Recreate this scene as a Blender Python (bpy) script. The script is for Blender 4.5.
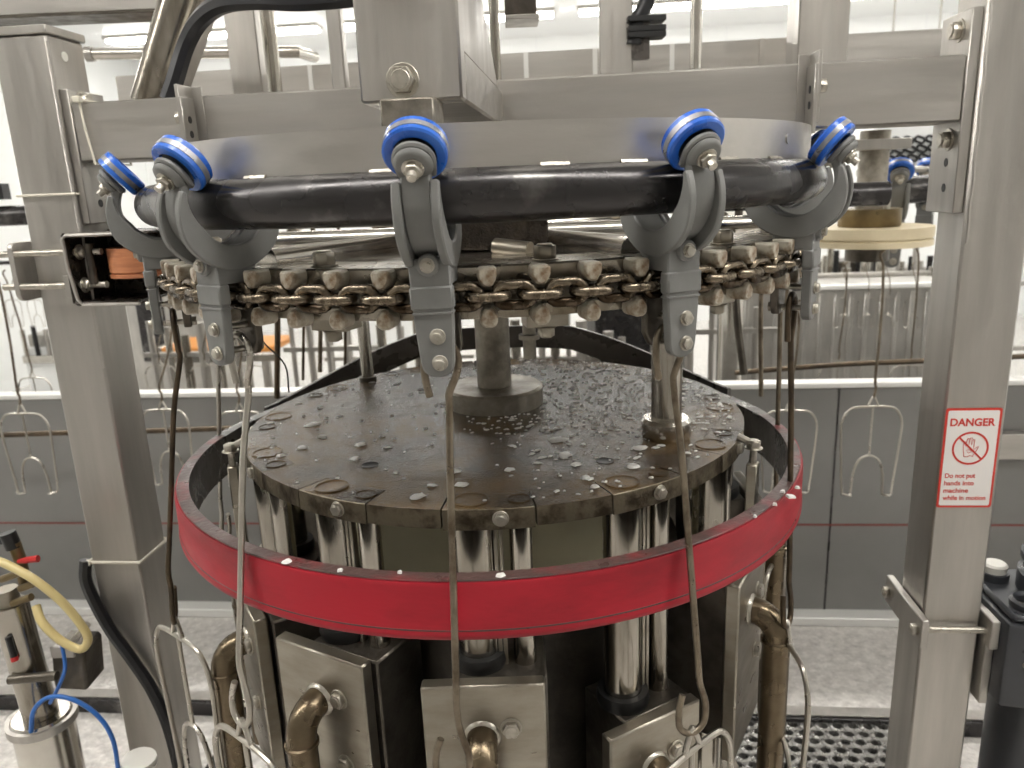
import bpy, bmesh, math, random
from mathutils import Vector, Matrix
random.seed(7)
S = bpy.context.scene
for o in list(bpy.data.objects): bpy.data.objects.remove(o)
COL = S.collection
rad = math.radians
# ------------------------------------------------------------------ camera
FPX, PITCH, ROLL, EYE = 770.0, rad(14.5), rad(2.35), 1.6
CAM = Vector((0, 0, EYE))
fw = Vector((0, math.cos(PITCH), -math.sin(PITCH)))
r0 = Vector((1, 0, 0)); u0 = Vector((0, math.sin(PITCH), math.cos(PITCH)))
rc = r0*math.cos(ROLL) - u0*math.sin(ROLL)
uc = r0*math.sin(ROLL) + u0*math.cos(ROLL)
cd = bpy.data.cameras.new('camera'); cam = bpy.data.objects.new('camera', cd); COL.objects.link(cam)
cd.sensor_width = 36; cd.lens = 36*FPX/1024; cd.clip_start = .01; cd.clip_end = 60
M = Matrix((rc, uc, -fw)).transposed().to_4x4(); M.translation = CAM
cam.matrix_world = M
S.camera = cam
cd.dof.use_dof = True; cd.dof.focus_distance = 0.95; cd.dof.aperture_fstop = 7.0
# ------------------------------------------------------------------ world, exposure
W = bpy.data.worlds.new('world'); S.world = W; W.use_nodes = True
W.node_tree.nodes['Background'].inputs[0].default_value = (1, .98, .95, 1)
W.node_tree.nodes['Background'].inputs[1].default_value = .3
S.view_settings.view_transform = 'Standard'; S.view_settings.look = 'None'
S.view_settings.gamma = 1; S.view_settings.use_curve_mapping = False
S.view_settings.exposure = 0.32
LIGHT = 24.0          # strength of the ceiling battens

def px(x, y, Y):      # point on the ray of a pixel at depth Y in the room
    d = fw + rc*((x-512)/FPX) + uc*((384-y)/FPX)
    return CAM + d*(Y/d.y)
def pz(x, y, Z):
    d = fw + rc*((x-512)/FPX) + uc*((384-y)/FPX)
    return CAM + d*((Z-EYE)/d.z)

# ------------------------------------------------------------------ materials
MATS = {}
def mat(name, col, metal=0.0, rough=.5, col2=None, scale=6.0, mix=(.35, .65), rvar=.12, bump=0.0, bscale=60.0, coat=0.0,
        stretch=(1, 1, 1), emit=None, trans=0.0, detail=6, spec=.5):
    m = bpy.data.materials.new(name); m.use_nodes = True
    nt = m.node_tree; N = nt.nodes; L = nt.links; b = N['Principled BSDF']
    b.inputs['Base Color'].default_value = (*col, 1); b.inputs['Metallic'].default_value = metal
    b.inputs['Roughness'].default_value = rough; b.inputs['Coat Weight'].default_value = coat
    b.inputs['Coat Roughness'].default_value = .08
    b.inputs['Specular IOR Level'].default_value = spec
    if trans: b.inputs['Transmission Weight'].default_value = trans
    if emit:
        b.inputs['Emission Color'].default_value = (*emit[:3], 1); b.inputs['Emission Strength'].default_value = emit[3]
    tc = N.new('ShaderNodeTexCoord'); mp = N.new('ShaderNodeMapping'); L.new(tc.outputs['Object'], mp.inputs[0])
    mp.inputs['Scale'].default_value = stretch
    if col2 is not None:
        n = N.new('ShaderNodeTexNoise'); n.inputs['Scale'].default_value = scale; n.inputs['Detail'].default_value = detail
        n.inputs['Roughness'].default_value = .62
        L.new(mp.outputs[0], n.inputs['Vector'])
        mr = N.new('ShaderNodeMapRange'); mr.inputs[1].default_value = mix[0]; mr.inputs[2].default_value = mix[1]
        L.new(n.outputs[0], mr.inputs[0])
        mx = N.new('ShaderNodeMix'); mx.data_type = 'RGBA'
        mx.inputs[6].default_value = (*col, 1); mx.inputs[7].default_value = (*col2, 1)
        L.new(mr.outputs[0], mx.inputs[0]); L.new(mx.outputs[2], b.inputs['Base Color'])
        r2 = N.new('ShaderNodeMapRange'); r2.inputs[3].default_value = max(.03, rough-rvar); r2.inputs[4].default_value = min(1, rough+rvar)
        n2 = N.new('ShaderNodeTexNoise'); n2.inputs['Scale'].default_value = scale*2.3; n2.inputs['Detail'].default_value = 4
        L.new(mp.outputs[0], n2.inputs['Vector'])
        r2.inputs[1].default_value = .3; r2.inputs[2].default_value = .7
        L.new(n2.outputs[0], r2.inputs[0]); L.new(r2.outputs[0], b.inputs['Roughness'])
    if bump:
        nb = N.new('ShaderNodeTexNoise'); nb.inputs['Scale'].default_value = bscale; nb.inputs['Detail'].default_value = 4
        L.new(mp.outputs[0], nb.inputs['Vector'])
        bp = N.new('ShaderNodeBump'); bp.inputs['Strength'].default_value = bump; bp.inputs['Distance'].default_value = .004
        L.new(nb.outputs[0], bp.inputs['Height']); L.new(bp.outputs[0], b.inputs['Normal'])
    MATS[name] = m
    return m
STEEL = mat('brushed_stainless', (.53, .505, .468), .88, .40, (.40, .38, .35), 4, (.3, .72), .09, .06, 160, stretch=(5, 5, .5))
STEELH = mat('brushed_stainless_horizontal', (.53, .505, .468), .88, .38, (.42, .40, .37), 4, (.3, .72), .09, .06, 160, stretch=(.5, 4, 5))
POLISH = mat('polished_stainless', (.66, .63, .58), 1, .2, (.5, .47, .42), 9, (.4, .7), .07)
ROD = mat('worn_bright_rod', (.46, .43, .38), 1, .2, (.20, .175, .14), 14, (.42, .72), .1, stretch=(1, 1, .25))
WIRE = mat('galvanised_wire', (.24, .20, .15), .85, .36, (.10, .075, .05), 30, (.4, .7), .1, .15, 300)
WIREB = mat('bright_wire', (.52, .49, .44), .95, .3, (.36, .33, .28), 8, (.4, .7), .06)
RUSTW = mat('stained_wire', (.11, .08, .052), .8, .38, (.045, .034, .025), 30, (.4, .7), .1, .2, 300)
DARKT = mat('dark_track_steel', (.055, .052, .052), .8, .27, (.24, .23, .22), 7, (.56, .76), .1, .05, 90)
GREYP = mat('grey_cast_nylon', (.20, .20, .192), 0, .46, (.16, .158, .15), 12, (.35, .7), .08, .05, 160)
BLUE = mat('blue_wheel_plastic', (.012, .10, .52), 0, .3, (.03, .16, .60), 20, (.4, .7), .08, coat=.2)
WEAR = mat('worn_wheel_band', (.34, .34, .35), .6, .35, (.2, .2, .22), 30, (.4, .7))
BOLT = mat('zinc_bolt', (.52, .49, .43), .9, .34, (.34, .31, .26), 60, (.4, .7), .08)
CHAINM = mat('greasy_chain', (.26, .215, .16), .95, .27, (.045, .03, .018), 24, (.40, .58), .1, .12, 200)
TOOTH = mat('cream_tooth_plastic', (.56, .52, .43), 0, .42, (.17, .10, .045), 30, (.47, .66), .1, .1, 120)
SPROCK = mat('sprocket_steel', (.36, .33, .28), .9, .28, (.17, .135, .09), 9, (.42, .66), .12, .1, 160)
HUBD = mat('dark_oily_hub', (.035, .028, .022), .55, .3, (.075, .058, .042), 30, (.45, .7), .12, .5, 300)
DECK = mat('rusty_wet_deck', (.05, .032, .016), 0, .12, (.17, .108, .048), 5, (.42, .64), .06, .32, 320, spec=.38)
DECKR = mat('rusty_rim', (.185, .155, .108), .7, .4, (.06, .044, .028), 26, (.45, .6), .1, .3, 160)
COLM = mat('weathered_column', (.34, .31, .26), .7, .42, (.17, .15, .12), 16, (.42, .62), .1, .2, 120)
RED = mat('red_guide_plastic', (.34, .013, .024), 0, .42, (.17, .008, .013), 4, (.45, .72), .08, .08, 60, stretch=(1, 1, 3), detail=9, spec=.35)
REDD = mat('stained_guide_edge', (.085, .05, .045), 0, .36, (.22, .03, .035), 16, (.5, .72), .1, .3, 120)
DARKG = mat('dark_guide_liner', (.12, .108, .098), .5, .3, (.075, .066, .06), 10, (.4, .7), .12, .2, 90)
PLATE = mat('milled_plate', (.38, .35, .295), .92, .35, (.26, .23, .185), 8, (.35, .7), .08, .05, 200, stretch=(1, 1, 3))
BLOCK = mat('dark_block', (.13, .115, .095), .8, .38, (.07, .06, .05), 18, (.4, .65), .1, .2, 140)
BRZ = mat('tarnished_pipe', (.185, .145, .095), .9, .3, (.11, .082, .052), 12, (.4, .7), .08)
RUB = mat('black_rubber', (.012, .012, .012), 0, .4)
DRUM = mat('olive_drum', (.42, .385, .26), .05, .6, (.34, .31, .21), 5, (.35, .7))
CAMD = mat('black_cam_drum', (.03, .026, .02), .5, .4, (.06, .05, .04), 14, (.4, .7), .1, .2, 90)
WHITE = mat('white_plastic', (.78, .76, .70), 0, .4)
TIE = mat('cable_tie_nylon', (.68, .64, .54), 0, .45)
SIGNW = mat('sign_white', (.80, .77, .74), 0, .35)
SIGNR = mat('sign_red', (.62, .045, .03), 0, .4)
TROUGH = mat('grey_trough_sheet', (.25, .245, .235), .3, .42, (.21, .205, .197), 2.2, (.3, .7), .06)
LIP = mat('bright_lip', (.78, .77, .74), .2, .4)
REDL = mat('red_marker_line', (.22, .06, .05), 0, .5)
FLOOR = mat('wet_concrete_floor', (.74, .71, .67), 0, .22, (.50, .475, .45), 30, (.35, .65), .1, 1.0, 55, coat=.3)
WALL = mat('white_wall_panel', (.86, .87, .86), 0, .4)
WALLG = mat('grey_wall_panel', (.60, .585, .56), 0, .5)
CEIL = mat('white_ceiling_panel', (.82, .83, .83), 0, .45)
MOTOR = mat('charcoal_motor_paint', (.055, .058, .066), .1, .36, (.042, .044, .05), 8, (.3, .7), coat=.15)
YEL = mat('yellow_hose', (.66, .54, .25), 0, .32, coat=.3)
BLUH = mat('blue_air_tube', (.02, .14, .50), 0, .3, coat=.3)
LEVER = mat('red_lever', (.55, .03, .03), 0, .4)
ORG = mat('orange_belt', (.62, .26, .06), 0, .5)
ORGR = mat('orange_roller', (.50, .20, .09), 0, .45, (.36, .13, .06), 20, (.4, .7), stretch=(1, 1, 8))
CREAM = mat('cream_sprocket_plastic', (.74, .64, .44), 0, .45, (.62, .52, .34), 8, (.3, .7))
BRONZE = mat('bronze_hub', (.21, .16, .085), .8, .38, (.13, .095, .05), 14, (.4, .7))
SPECK = mat('white_scraps_and_sparkle', (.82, .80, .77), 0, .35)  # white of the fat scraps and of the painted sparkle specks
MATM = mat('wet_grating', (.42, .41, .39), .75, .3, (.25, .24, .23), 20, (.4, .7))
BLKH = mat('black_hose', (.010, .010, .012), 0, .33)
FARS = mat('far_stainless', (.60, .58, .54), .8, .4, (.40, .385, .36), 3, (.3, .7), .1, .3, 14, stretch=(3, 1, 1))
BLUP = mat('blue_crate', (.03, .20, .62), 0, .4)
LAMP = mat('batten_glow', (1, 1, 1), 0, .5, emit=(1, .975, .93, LIGHT))

# ------------------------------------------------------------------ mesh builder
class MB:
    def __init__(s): s.v = []; s.f = []
    def add(s, vs, fs):
        k = len(s.v); s.v += [tuple(p) for p in vs]; s.f += [tuple(i+k for i in f) for f in fs]; return s
    def box(s, x0, x1, y0, y1, z0, z1, T=None):
        vs = [Vector(p) for p in ((x0,y0,z0),(x1,y0,z0),(x1,y1,z0),(x0,y1,z0),(x0,y0,z1),(x1,y0,z1),(x1,y1,z1),(x0,y1,z1))]
        if T is not None: vs = [T @ p for p in vs]
        return s.add(vs, [(0,3,2,1),(4,5,6,7),(0,1,5,4),(1,2,6,5),(2,3,7,6),(3,0,4,7)])
    def prism(s, poly, h0, h1, axis='z', T=None):
        def P(a, b, h): return Vector({'z': (a, b, h), 'x': (h, a, b), 'y': (a, h, b)}[axis])
        n = len(poly); vs = [P(a, b, h0) for a, b in poly] + [P(a, b, h1) for a, b in poly]
        if T is not None: vs = [T @ p for p in vs]
        fs = [tuple(range(n))[::-1], tuple(range(n, 2*n))] + [(i, (i+1) % n, n+(i+1) % n, n+i) for i in range(n)]
        return s.add(vs, fs)
    def cyl(s, p0, p1, r, n=16, r1=None, caps=True):
        p0 = Vector(p0); p1 = Vector(p1); d = (p1-p0).normalized(); r1 = r if r1 is None else r1
        a = d.orthogonal().normalized(); b = d.cross(a)
        vs = []
        for p, q in ((p0, r), (p1, r1)):
            for i in range(n):
                t = 2*math.pi*i/n; vs.append(p + (a*math.cos(t) + b*math.sin(t))*q)
        fs = [(i, (i+1) % n, n+(i+1) % n, n+i) for i in range(n)]
        if caps: fs += [tuple(range(n))[::-1], tuple(range(n, 2*n))]
        return s.add(vs, fs)
    def tube(s, pts, r, n=10, closed=False, rs=None, flat=1.0):
        pts = [Vector(p) for p in pts]; m = len(pts); vs = []; fs = []
        T = []
        for i in range(m):
            a = pts[(i-1) % m] if closed or i else pts[0]; b = pts[(i+1) % m] if closed or i < m-1 else pts[-1]
            T.append((b-a).normalized())
        up = T[0].orthogonal().normalized()
        if abs(T[0].z) < .9: up = (Vector((0, 0, 1)) - T[0]*T[0].z).normalized()
        for i in range(m):
            up = (up - T[i]*up.dot(T[i])).normalized(); sd = T[i].cross(up)
            q = r if rs is None else rs[i]
            for k in range(n):
                t = 2*math.pi*k/n; vs.append(pts[i] + sd*math.cos(t)*q + up*math.sin(t)*q*flat)
        for i in range(m if closed else m-1):
            j = (i+1) % m
            for k in range(n): fs.append((i*n+k, i*n+(k+1) % n, j*n+(k+1) % n, j*n+k))
        if not closed: fs += [tuple(range(n))[::-1], tuple(range((m-1)*n, m*n))]
        return s.add(vs, fs)
    def lathe(s, prof, n=32, T=None, a0=0, a1=360):     # profile of (r, z), revolved about z
        full = abs(a1-a0) >= 360; m = len(prof); steps = n if full else n+1; vs = []; fs = []
        for i in range(steps):
            t = rad(a0 + (a1-a0)*i/n)
            for r, z in prof: vs.append(Vector((r*math.sin(t), -r*math.cos(t), z)))
        if T is not None: vs = [T @ p for p in vs]
        for i in range(n):
            j = (i+1) % steps
            for k in range(m):
                l = (k+1) % m
                if prof[k][0] < 1e-6 and prof[l][0] < 1e-6: continue
                fs.append((i*m+k, j*m+k, j*m+l, i*m+l))
        if not full: fs += [tuple(range(m)), tuple(range((steps-1)*m, steps*m))[::-1]]
        return s.add(vs, fs)
    def mesh(s, name, bevel=0, smooth=True, seg=1):
        me = bpy.data.meshes.new(name); me.from_pydata(s.v, [], s.f)
        bm = bmesh.new(); bm.from_mesh(me)
        bmesh.ops.remove_doubles(bm, verts=bm.verts, dist=1e-6)
        bmesh.ops.recalc_face_normals(bm, faces=bm.faces)
        if bevel:
            ed = [e for e in bm.edges if len(e.link_faces) == 2 and e.calc_face_angle(0) > .6]
            bmesh.ops.bevel(bm, geom=ed, offset=bevel, segments=seg, profile=.5, affect='EDGES', clamp_overlap=True)
        bm.to_mesh(me); bm.free()
        if smooth:
            me.polygons.foreach_set('use_smooth', [True]*len(me.polygons)); me.set_sharp_from_angle(angle=.65)
        return me
    def build(s, name, m, parent=None, bevel=0, smooth=True, seg=1, label=None):
        return link(name, s.mesh(name, bevel, smooth, seg), m, parent, label)
def link(name, me, m, parent=None, label=None, T=None):
    if m is not None and not me.materials: me.materials.append(m)
    o = bpy.data.objects.new(name, me); COL.objects.link(o)
    if parent is not None: o.parent = parent
    if T is not None: o.matrix_local = T
    if label: o['label'] = label
    return o
def tag(o, label, cat, group=None, kind=None):
    o['label'] = label
    if cat: o['category'] = cat
    if group: o['group'] = group
    if kind: o['kind'] = kind
    return o
def thing(name, label, cat, loc=(0, 0, 0), rz=0, group=None):
    o = bpy.data.objects.new(name, None); COL.objects.link(o); o.empty_display_size = .05
    o.location = loc; o.rotation_euler = (0, 0, rz)
    return tag(o, label, cat, group)
def copy_tree(o, parent=None):
    c = o.copy(); COL.objects.link(c)
    if parent is not None: c.parent = parent
    for ch in list(o.children): copy_tree(ch, c)
    return c
def struct(name, mb, m, bevel=0):
    o = mb.build(name, m, None, bevel); o['kind'] = 'structure'; return o
def Rz(a): return Matrix.Rotation(a, 4, 'Z')
def Tr(x, y, z): return Matrix.Translation((x, y, z))
def along(p, d):      # matrix whose z runs along d, at p
    q = Vector(d).to_track_quat('Z', 'Y'); m = q.to_matrix().to_4x4(); m.translation = Vector(p); return m
def hexhead(mb, p, d, r, h, washer=True):
    T = along(p, d)
    mb.prism([(r*math.cos(rad(60*i)), r*math.sin(rad(60*i))) for i in range(6)], .0015 if washer else 0, h, 'z', T)
    if washer: mb.cyl(T @ Vector((0, 0, 0)), T @ Vector((0, 0, .0018)), r*1.25, 16)
    mb.cyl(T @ Vector((0, 0, h)), T @ Vector((0, 0, h*1.12)), r*.72, 12)
    return mb
def smooth_path(pts, n=6, closed=False):
    pts = [Vector(p) for p in pts]; out = []; m = len(pts)
    for i in range(m if closed else m-1):
        p0 = pts[(i-1) % m] if closed or i > 0 else pts[0]*2-pts[1]
        p1 = pts[i]; p2 = pts[(i+1) % m]
        p3 = pts[(i+2) % m] if closed or i < m-2 else pts[-1]*2-pts[-2]
        for k in range(n):
            t = k/n
            out.append(.5*((2*p1)+(p2-p0)*t+(2*p0-5*p1+4*p2-p3)*t*t+(3*p1-p0-3*p2+p3)*t**3))
    if not closed: out.append(pts[-1])
    return out

# frame of the hall: u along the cross beams, v into the depth
PSI = rad(-5.8)
FO = Vector((-.755, 1.40, 0)); FU = Vector((math.cos(PSI), math.sin(PSI), 0)); FN = Vector((-math.sin(PSI), math.cos(PSI), 0))
def fr(u, v, z=0): return FO + FU*u + FN*v + Vector((0, 0, z))
def fthing(name, label, cat, u, v, z=0, group=None): return thing(name, label, cat, fr(u, v, z), PSI, group)
def to_fr(p):
    d = Vector(p)-FO; return d.dot(FU), d.dot(FN)
def pfv(x, y, v):     # pixel ray met with the vertical plane at depth v of the hall
    d = fw + rc*((x-512)/FPX) + uc*((384-y)/FPX)
    t = (v - (CAM-FO).dot(FN))/d.dot(FN); p = CAM + d*t
    return (p-FO).dot(FU), v, p.z
FT = Matrix.Translation(FO) @ Rz(PSI)

# ------------------------------------------------------------------ room
U0, U1, V0, V1, H = -4.2, 5.6, -5.0, 7.6, 3.12
struct('floor', MB().box(U0, U1, V0, V1, -.1, 0, FT), FLOOR)
struct('ceiling', MB().box(U0, U1, V0, V1, H, H+.1, FT), CEIL)
wb = struct('wall_back', MB().box(U0, U1, V1, V1+.1, 0, H, FT), WALL)
struct('wall_left', MB().box(U0-.1, U0, V0, V1, 0, H, FT), WALL)
struct('wall_right', MB().box(U1, U1+.1, V0, V1, 0, H, FT), WALL)
struct('wall_front', MB().box(U0, U1, V0-.1, V0, 0, H, FT), WALLG)
seam = MB().box(-.006, .006, -.004, 0, 0, H).mesh('panel_seam')
for i in range(10):
    link('panel_seam', seam, CEIL, wb, T=Matrix.Translation(fr(U0+.6+i*1.0, V1)) @ Rz(PSI))
# ceiling battens
lab = ['at the left wall', 'left of the hanger box', 'right of the hanger box', 'at the right wall']
bh = MB().box(-1.05, 1.05, -.10, .10, -.03, 0).mesh('housing', .006)
bd = MB().box(-1.03, 1.03, -.085, .085, -.055, -.03).mesh('diffuser', .01)
k = 0
for i, u in enumerate((-2.6, -.4, 1.9, 4.2)):
    for j, v in enumerate((-.9, 2.4, 6.3)):
        t = thing('ceiling_light', 'white batten light %s, in the %s row' % (lab[i], ('nearest', 'middle', 'farthest')[j]), 'ceiling light', fr(u, v, H), PSI, 'ceiling battens')
        link('housing', bh, STEEL, t); link('diffuser', bd, LAMP, t)

# ------------------------------------------------------------------ support frame
PW = .10
def bolt_part(parent, p, d, r, h, name='bolt'):
    return hexhead(MB(), p, d, r, h).build(name, BOLT, parent, .0006)
# left post
t = fthing('steel_post', 'square stainless post with capped top, on the left of the carousel', 'post', -.05, .05)
MB().box(-.05, .05, -.05, .05, 0, 1.876).build('column', STEEL, t, .004)
MB().box(-.054, .054, -.054, .054, 1.876, 1.890).build('cap_plate', STEEL, t, .002)
MB().box(-.09, .09, -.09, .09, 0, .012).build('base_plate', STEEL, t, .002)
w = MB().tube([(.0505, -.049+.001*random.uniform(-1, 1), 1.30+.012*i) for i in range(48)], .0032, 6); w.build('weld_bead', STEEL, t)
MB().cyl((.05, -.01, 1.845), (.0516, -.01, 1.845), .008, 16).build('plug', WHITE, t, label='small white round plug')
# right post
t = fthing('steel_post', 'square stainless post carrying the danger sign, on the right of the carousel', 'post', 1.4955+.05, .05)
MB().box(-.05, .05, -.05, .05, 0, 2.35).build('column', STEEL, t, .004)
MB().box(-.09, .09, -.09, .09, 0, .012).build('base_plate', STEEL, t, .002)
w = MB().tube([(-.044+.0006*math.sin(i*.9), -.0502, 1.48+.011*i) for i in range(70)], .003, 6); w.build('weld_bead', STEEL, t)
# cross beam with end plates
t = fthing('cross_beam', 'horizontal stainless box beam bolted between the two near posts', 'beam', .74775, .06, 1.717)
L = .7477
MB().box(-L+.016, L-.016, -.05, .05, -.049, .049).build('beam', STEELH, t, .003)
for s in (-1, 1):
    MB().box(min(s*L, s*(L-.016))-(.010 if s < 0 else 0)*0, max(s*L, s*(L-.016)), -.052, .05, -.19 if s > 0 else -.155, .115 if s > 0 else .072).build('end_plate', STEEL, t, .0015)
    for dz in ((.088, -.075) if s > 0 else (.055,)):
        bolt_part(t, (s*(L-.016), -.015, dz), (-s, 0, 0), .014, .014)
    for dz in ((-.11, -.15) if s > 0 else (-.12,)):
        MB().cyl((s*(L-.0155), -.012, dz), (s*(L-.0165), -.012, dz), .007, 14).build('bolt_hole', RUB, t)
MB().box(-.035, -.032, -.0512, -.049, -.049, .049).build('weld_seam', BOLT, t)
MB().cyl((-.02, -.0505, .0), (-.02, -.0512, .0), .003, 8).build('pin_hole', RUB, t)

# rear frame
t = fthing('rear_beam', 'horizontal stainless beam of the rear frame behind the near cross beam', 'beam', .85, .90, 1.80)
MB().box(-1.25, 1.1, -.045, .045, 0, .135).build('beam', STEELH, t, .003)
for x, y0_ in ((526, 62), (595, 55), (672, 52), (762, 45), (310, 70)):
    u, v, z = pfv(x, y0_, .855); MB().box(u-.85-.006, u-.85+.006, -.048, -.044, 0, .135).build('joint_strip', LIP if x != 762 else STEEL, t)
def upright(x0, x1, v, label, ztop=3.1, zb=1.75, mt=None, round_=False, foot=0.0):
    ua, _, za = pfv(x0, 40, v); ub, _, _ = pfv(x1, 40, v); c = (ua+ub)/2; w = abs(ub-ua)/2
    t = fthing('upright_pipe' if round_ else 'frame_upright', label, 'pipe' if round_ else 'post', c, v, zb)
    if round_:
        MB().cyl((0, 0, 0), (0, 0, ztop-zb), w, 20).build('pipe', mt or ROD, t)
        MB().cyl((0, 0, 0), (0, 0, .012), w*1.25, 20).build('collar', STEEL, t)
    else:
        MB().box(-w, w, -w, w, 0, ztop-zb).build('column', mt or STEEL, t, .003)
        MB().box(-w*1.15, w*1.15, -w*1.15, w*1.15, 0, .008).build('foot_plate', STEEL, t, .001)
    return t
upright(233, 263, .62, 'flat stainless upright behind the beam, beside the rusty pipe', zb=1.70)
upright(263, 277, .50, 'round pipe with rust at its foot, beside the flat upright', zb=1.766, round_=True)
upright(330, 344, .30, 'slim pale upright just left of the hanger box', zb=1.72)
upright(599, 632, .62, 'stainless upright carrying the black cable drag clip', zb=1.70)
upright(690, 702, .40, 'slim round upright between the two right stainless uprights', zb=1.70, round_=True, mt=POLISH)
upright(792, 841, .62, 'broad stainless upright right of the slotted lug', zb=1.70)
upright(490, 500, .30, 'round dark pipe close behind the gusset of the hanger box', zb=1.72, round_=True)
# cable clip on the upright
t = thing('cable_bracket', 'black cable clamp bracket hanging beside a stainless upright', 'bracket', px(640, 60, 1.88))
o = px(640, 60, 1.88)
MB().tube([px(650, -20, 1.88)-o, px(646, 5, 1.88)-o, px(637, 20, 1.88)-o, px(634, 45, 1.88)-o], .018, 10).build('cable', BLKH, t)
for yy in (20, 30, 36): MB().box(-.035, .05, -.025, .025, -.006, .006, Tr(*(px(642, yy, 1.88)-o))).build('clamp', RUB, t, .001)
MB().box(-.02, .02, -.01, .01, 0, .08).build('stay', DARKG, t, .001)

# hanger box carrying the track
hz = 1.693
t = thing('track_hanger', 'stainless hanger box with two hex bolts above the track', 'bracket', (-.098, .9, hz), PSI)
MB().box(-.057, .057, 0, .035, 0, .32).build('front_plate', STEEL, t, .003)
MB().box(-.057, .057, .035, .44, 0, .055).build('arm', STEELH, t, .003)
for x in (-.055, .047): MB().prism([(.035, .055), (.40, .055), (.035, .27)], x, x+.008, 'x').build('gusset', STEEL, t, .001)
MB().prism([(.40, .05), (.42, .05), (.44, -.03), (.42, -.04)], -.05, .05, 'x').build('end_lip', STEEL, t, .001)
bolt_part(t, (-.008, 0, .022), (0, -1, 0), .015, .012); bolt_part(t, (-.008, 0, .125), (0, -1, 0), .015, .012)
MB().box(-.026, .032, -.040, .02, -.034, 0).build('drop_block', COLM, t, .002)
t = thing('gearbox_flange', 'dark flange plate sticking out above the gusset', 'plate', px(520, 10, 1.2))
MB().box(-.022, .022, -.03, .03, -.012, .16).build('plate', BLOCK, t, .002)
MB().box(-.022, .026, -.034, .03, -.018, -.012).build('edge', STEEL, t, .001)

# slotted lugs on the beam
def lug(x, y, label, s):
    u, v, z = pfv(x, y, .01)
    t = fthing('slotted_lug', label, 'bracket', u, v, z)
    MB().box(-.003, .003, -.05, 0, -.085, .02).build('upright_plate', STEEL, t, .001)
    MB().box(-.003+s*.006, .003+s*.006, -.056, -.012, -.10, .0).build('slot_plate', STEEL, t, .001)
    MB().box(min(s*.003, s*.02), max(s*.003, s*.02), -.003, .0, -.085, .02).build('back_plate', STEEL, t, .0005)
    for dz in (-.035, -.058): MB().cyl((s*.0092, -.035, dz), (s*.0098, -.035, dz), .006, 12).build('slot', RUB, t)
    bolt_part(t, (-s*.003, -.03, -.03), (-s, 0, 0), .011, .012)
lug(192, 100, 'slotted lug plate on the left of the beam, above the second trolley', 1)
lug(811, 68, 'slotted lug plate on the right of the beam, above the rightmost trolley', -1)

# ------------------------------------------------------------------ track
CX, CY, TZ, TR, TRR = -.032, 1.305, 1.591, .495, .028
def pol(a, r, z): a = rad(a); return Vector((CX+r*math.sin(a), CY-r*math.cos(a), z))
t = thing('conveyor_track', 'dark round steel track tube curving round the carousel', 'track', (CX, CY, TZ))
o = Vector((CX, CY, TZ))
pts = [Vector((CX-TR, CY+1.5-i*.25, TZ))-o for i in range(6)] + [pol(a, TR, TZ)-o for a in range(-90, 91, 3)] + [Vector((CX+TR, CY+.25+i*.25, TZ))-o for i in range(6)]
MB().tube(pts, TRR, 28).build('track_tube', DARKT, t)
MB().lathe([(TR-.003, .026), (TR+.003, .026), (TR+.003, .071), (TR-.003, .071)], 60, None, -46, 92).build('web_plate', STEELH, t, label='bright curved steel strip standing on the tube')
for a in (-30, -12, 8, 18, 33, 44):
    MB().tube([pol(a+i*.5, TR+.004, TZ+.0265+.0008*random.random())-o for i in range(8)], .0032, 6).build('weld', BOLT, t)
for a in (-44, 50):
    MB().cyl(pol(a, TR+.003, TZ+.05)-o, pol(a, TR+.0045, TZ+.05)-o, .006, 12).build('rivet', STEEL, t)

# ------------------------------------------------------------------ trolley
def sector(ri, ro, b0, b1, x0, x1, n=24, cz=-.002):
    mb = MB(); P = []
    for i in range(n+1):
        b = b0+(b1-b0)*i/n; q = ro(b) if callable(ro) else ro; B = rad(b); P.append((-q*math.sin(B), cz-q*math.cos(B)))
    for i in range(n, -1, -1):
        b = b0+(b1-b0)*i/n; q = ri(b) if callable(ri) else ri; B = rad(b); P.append((-q*math.sin(B), cz-q*math.cos(B)))
    # quads strip so the concave outline stays clean
    m = n+1; vs = [(x0, *p) for p in P]+[(x1, *p) for p in P]; K = 2*m; fs = []
    for i in range(n):
        a, b_, c, d = i, i+1, K-2-i, K-1-i
        fs += [(a, b_, c, d), (K+a, K+d, K+c, K+b_), (a, K+a, K+b_, b_), (d, c, K+c, K+d)]
    fs += [(0, K-1, 2*K-1, K), (n, K+n, K+n+1, n+1)]
    return mb.add(vs, fs)
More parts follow.
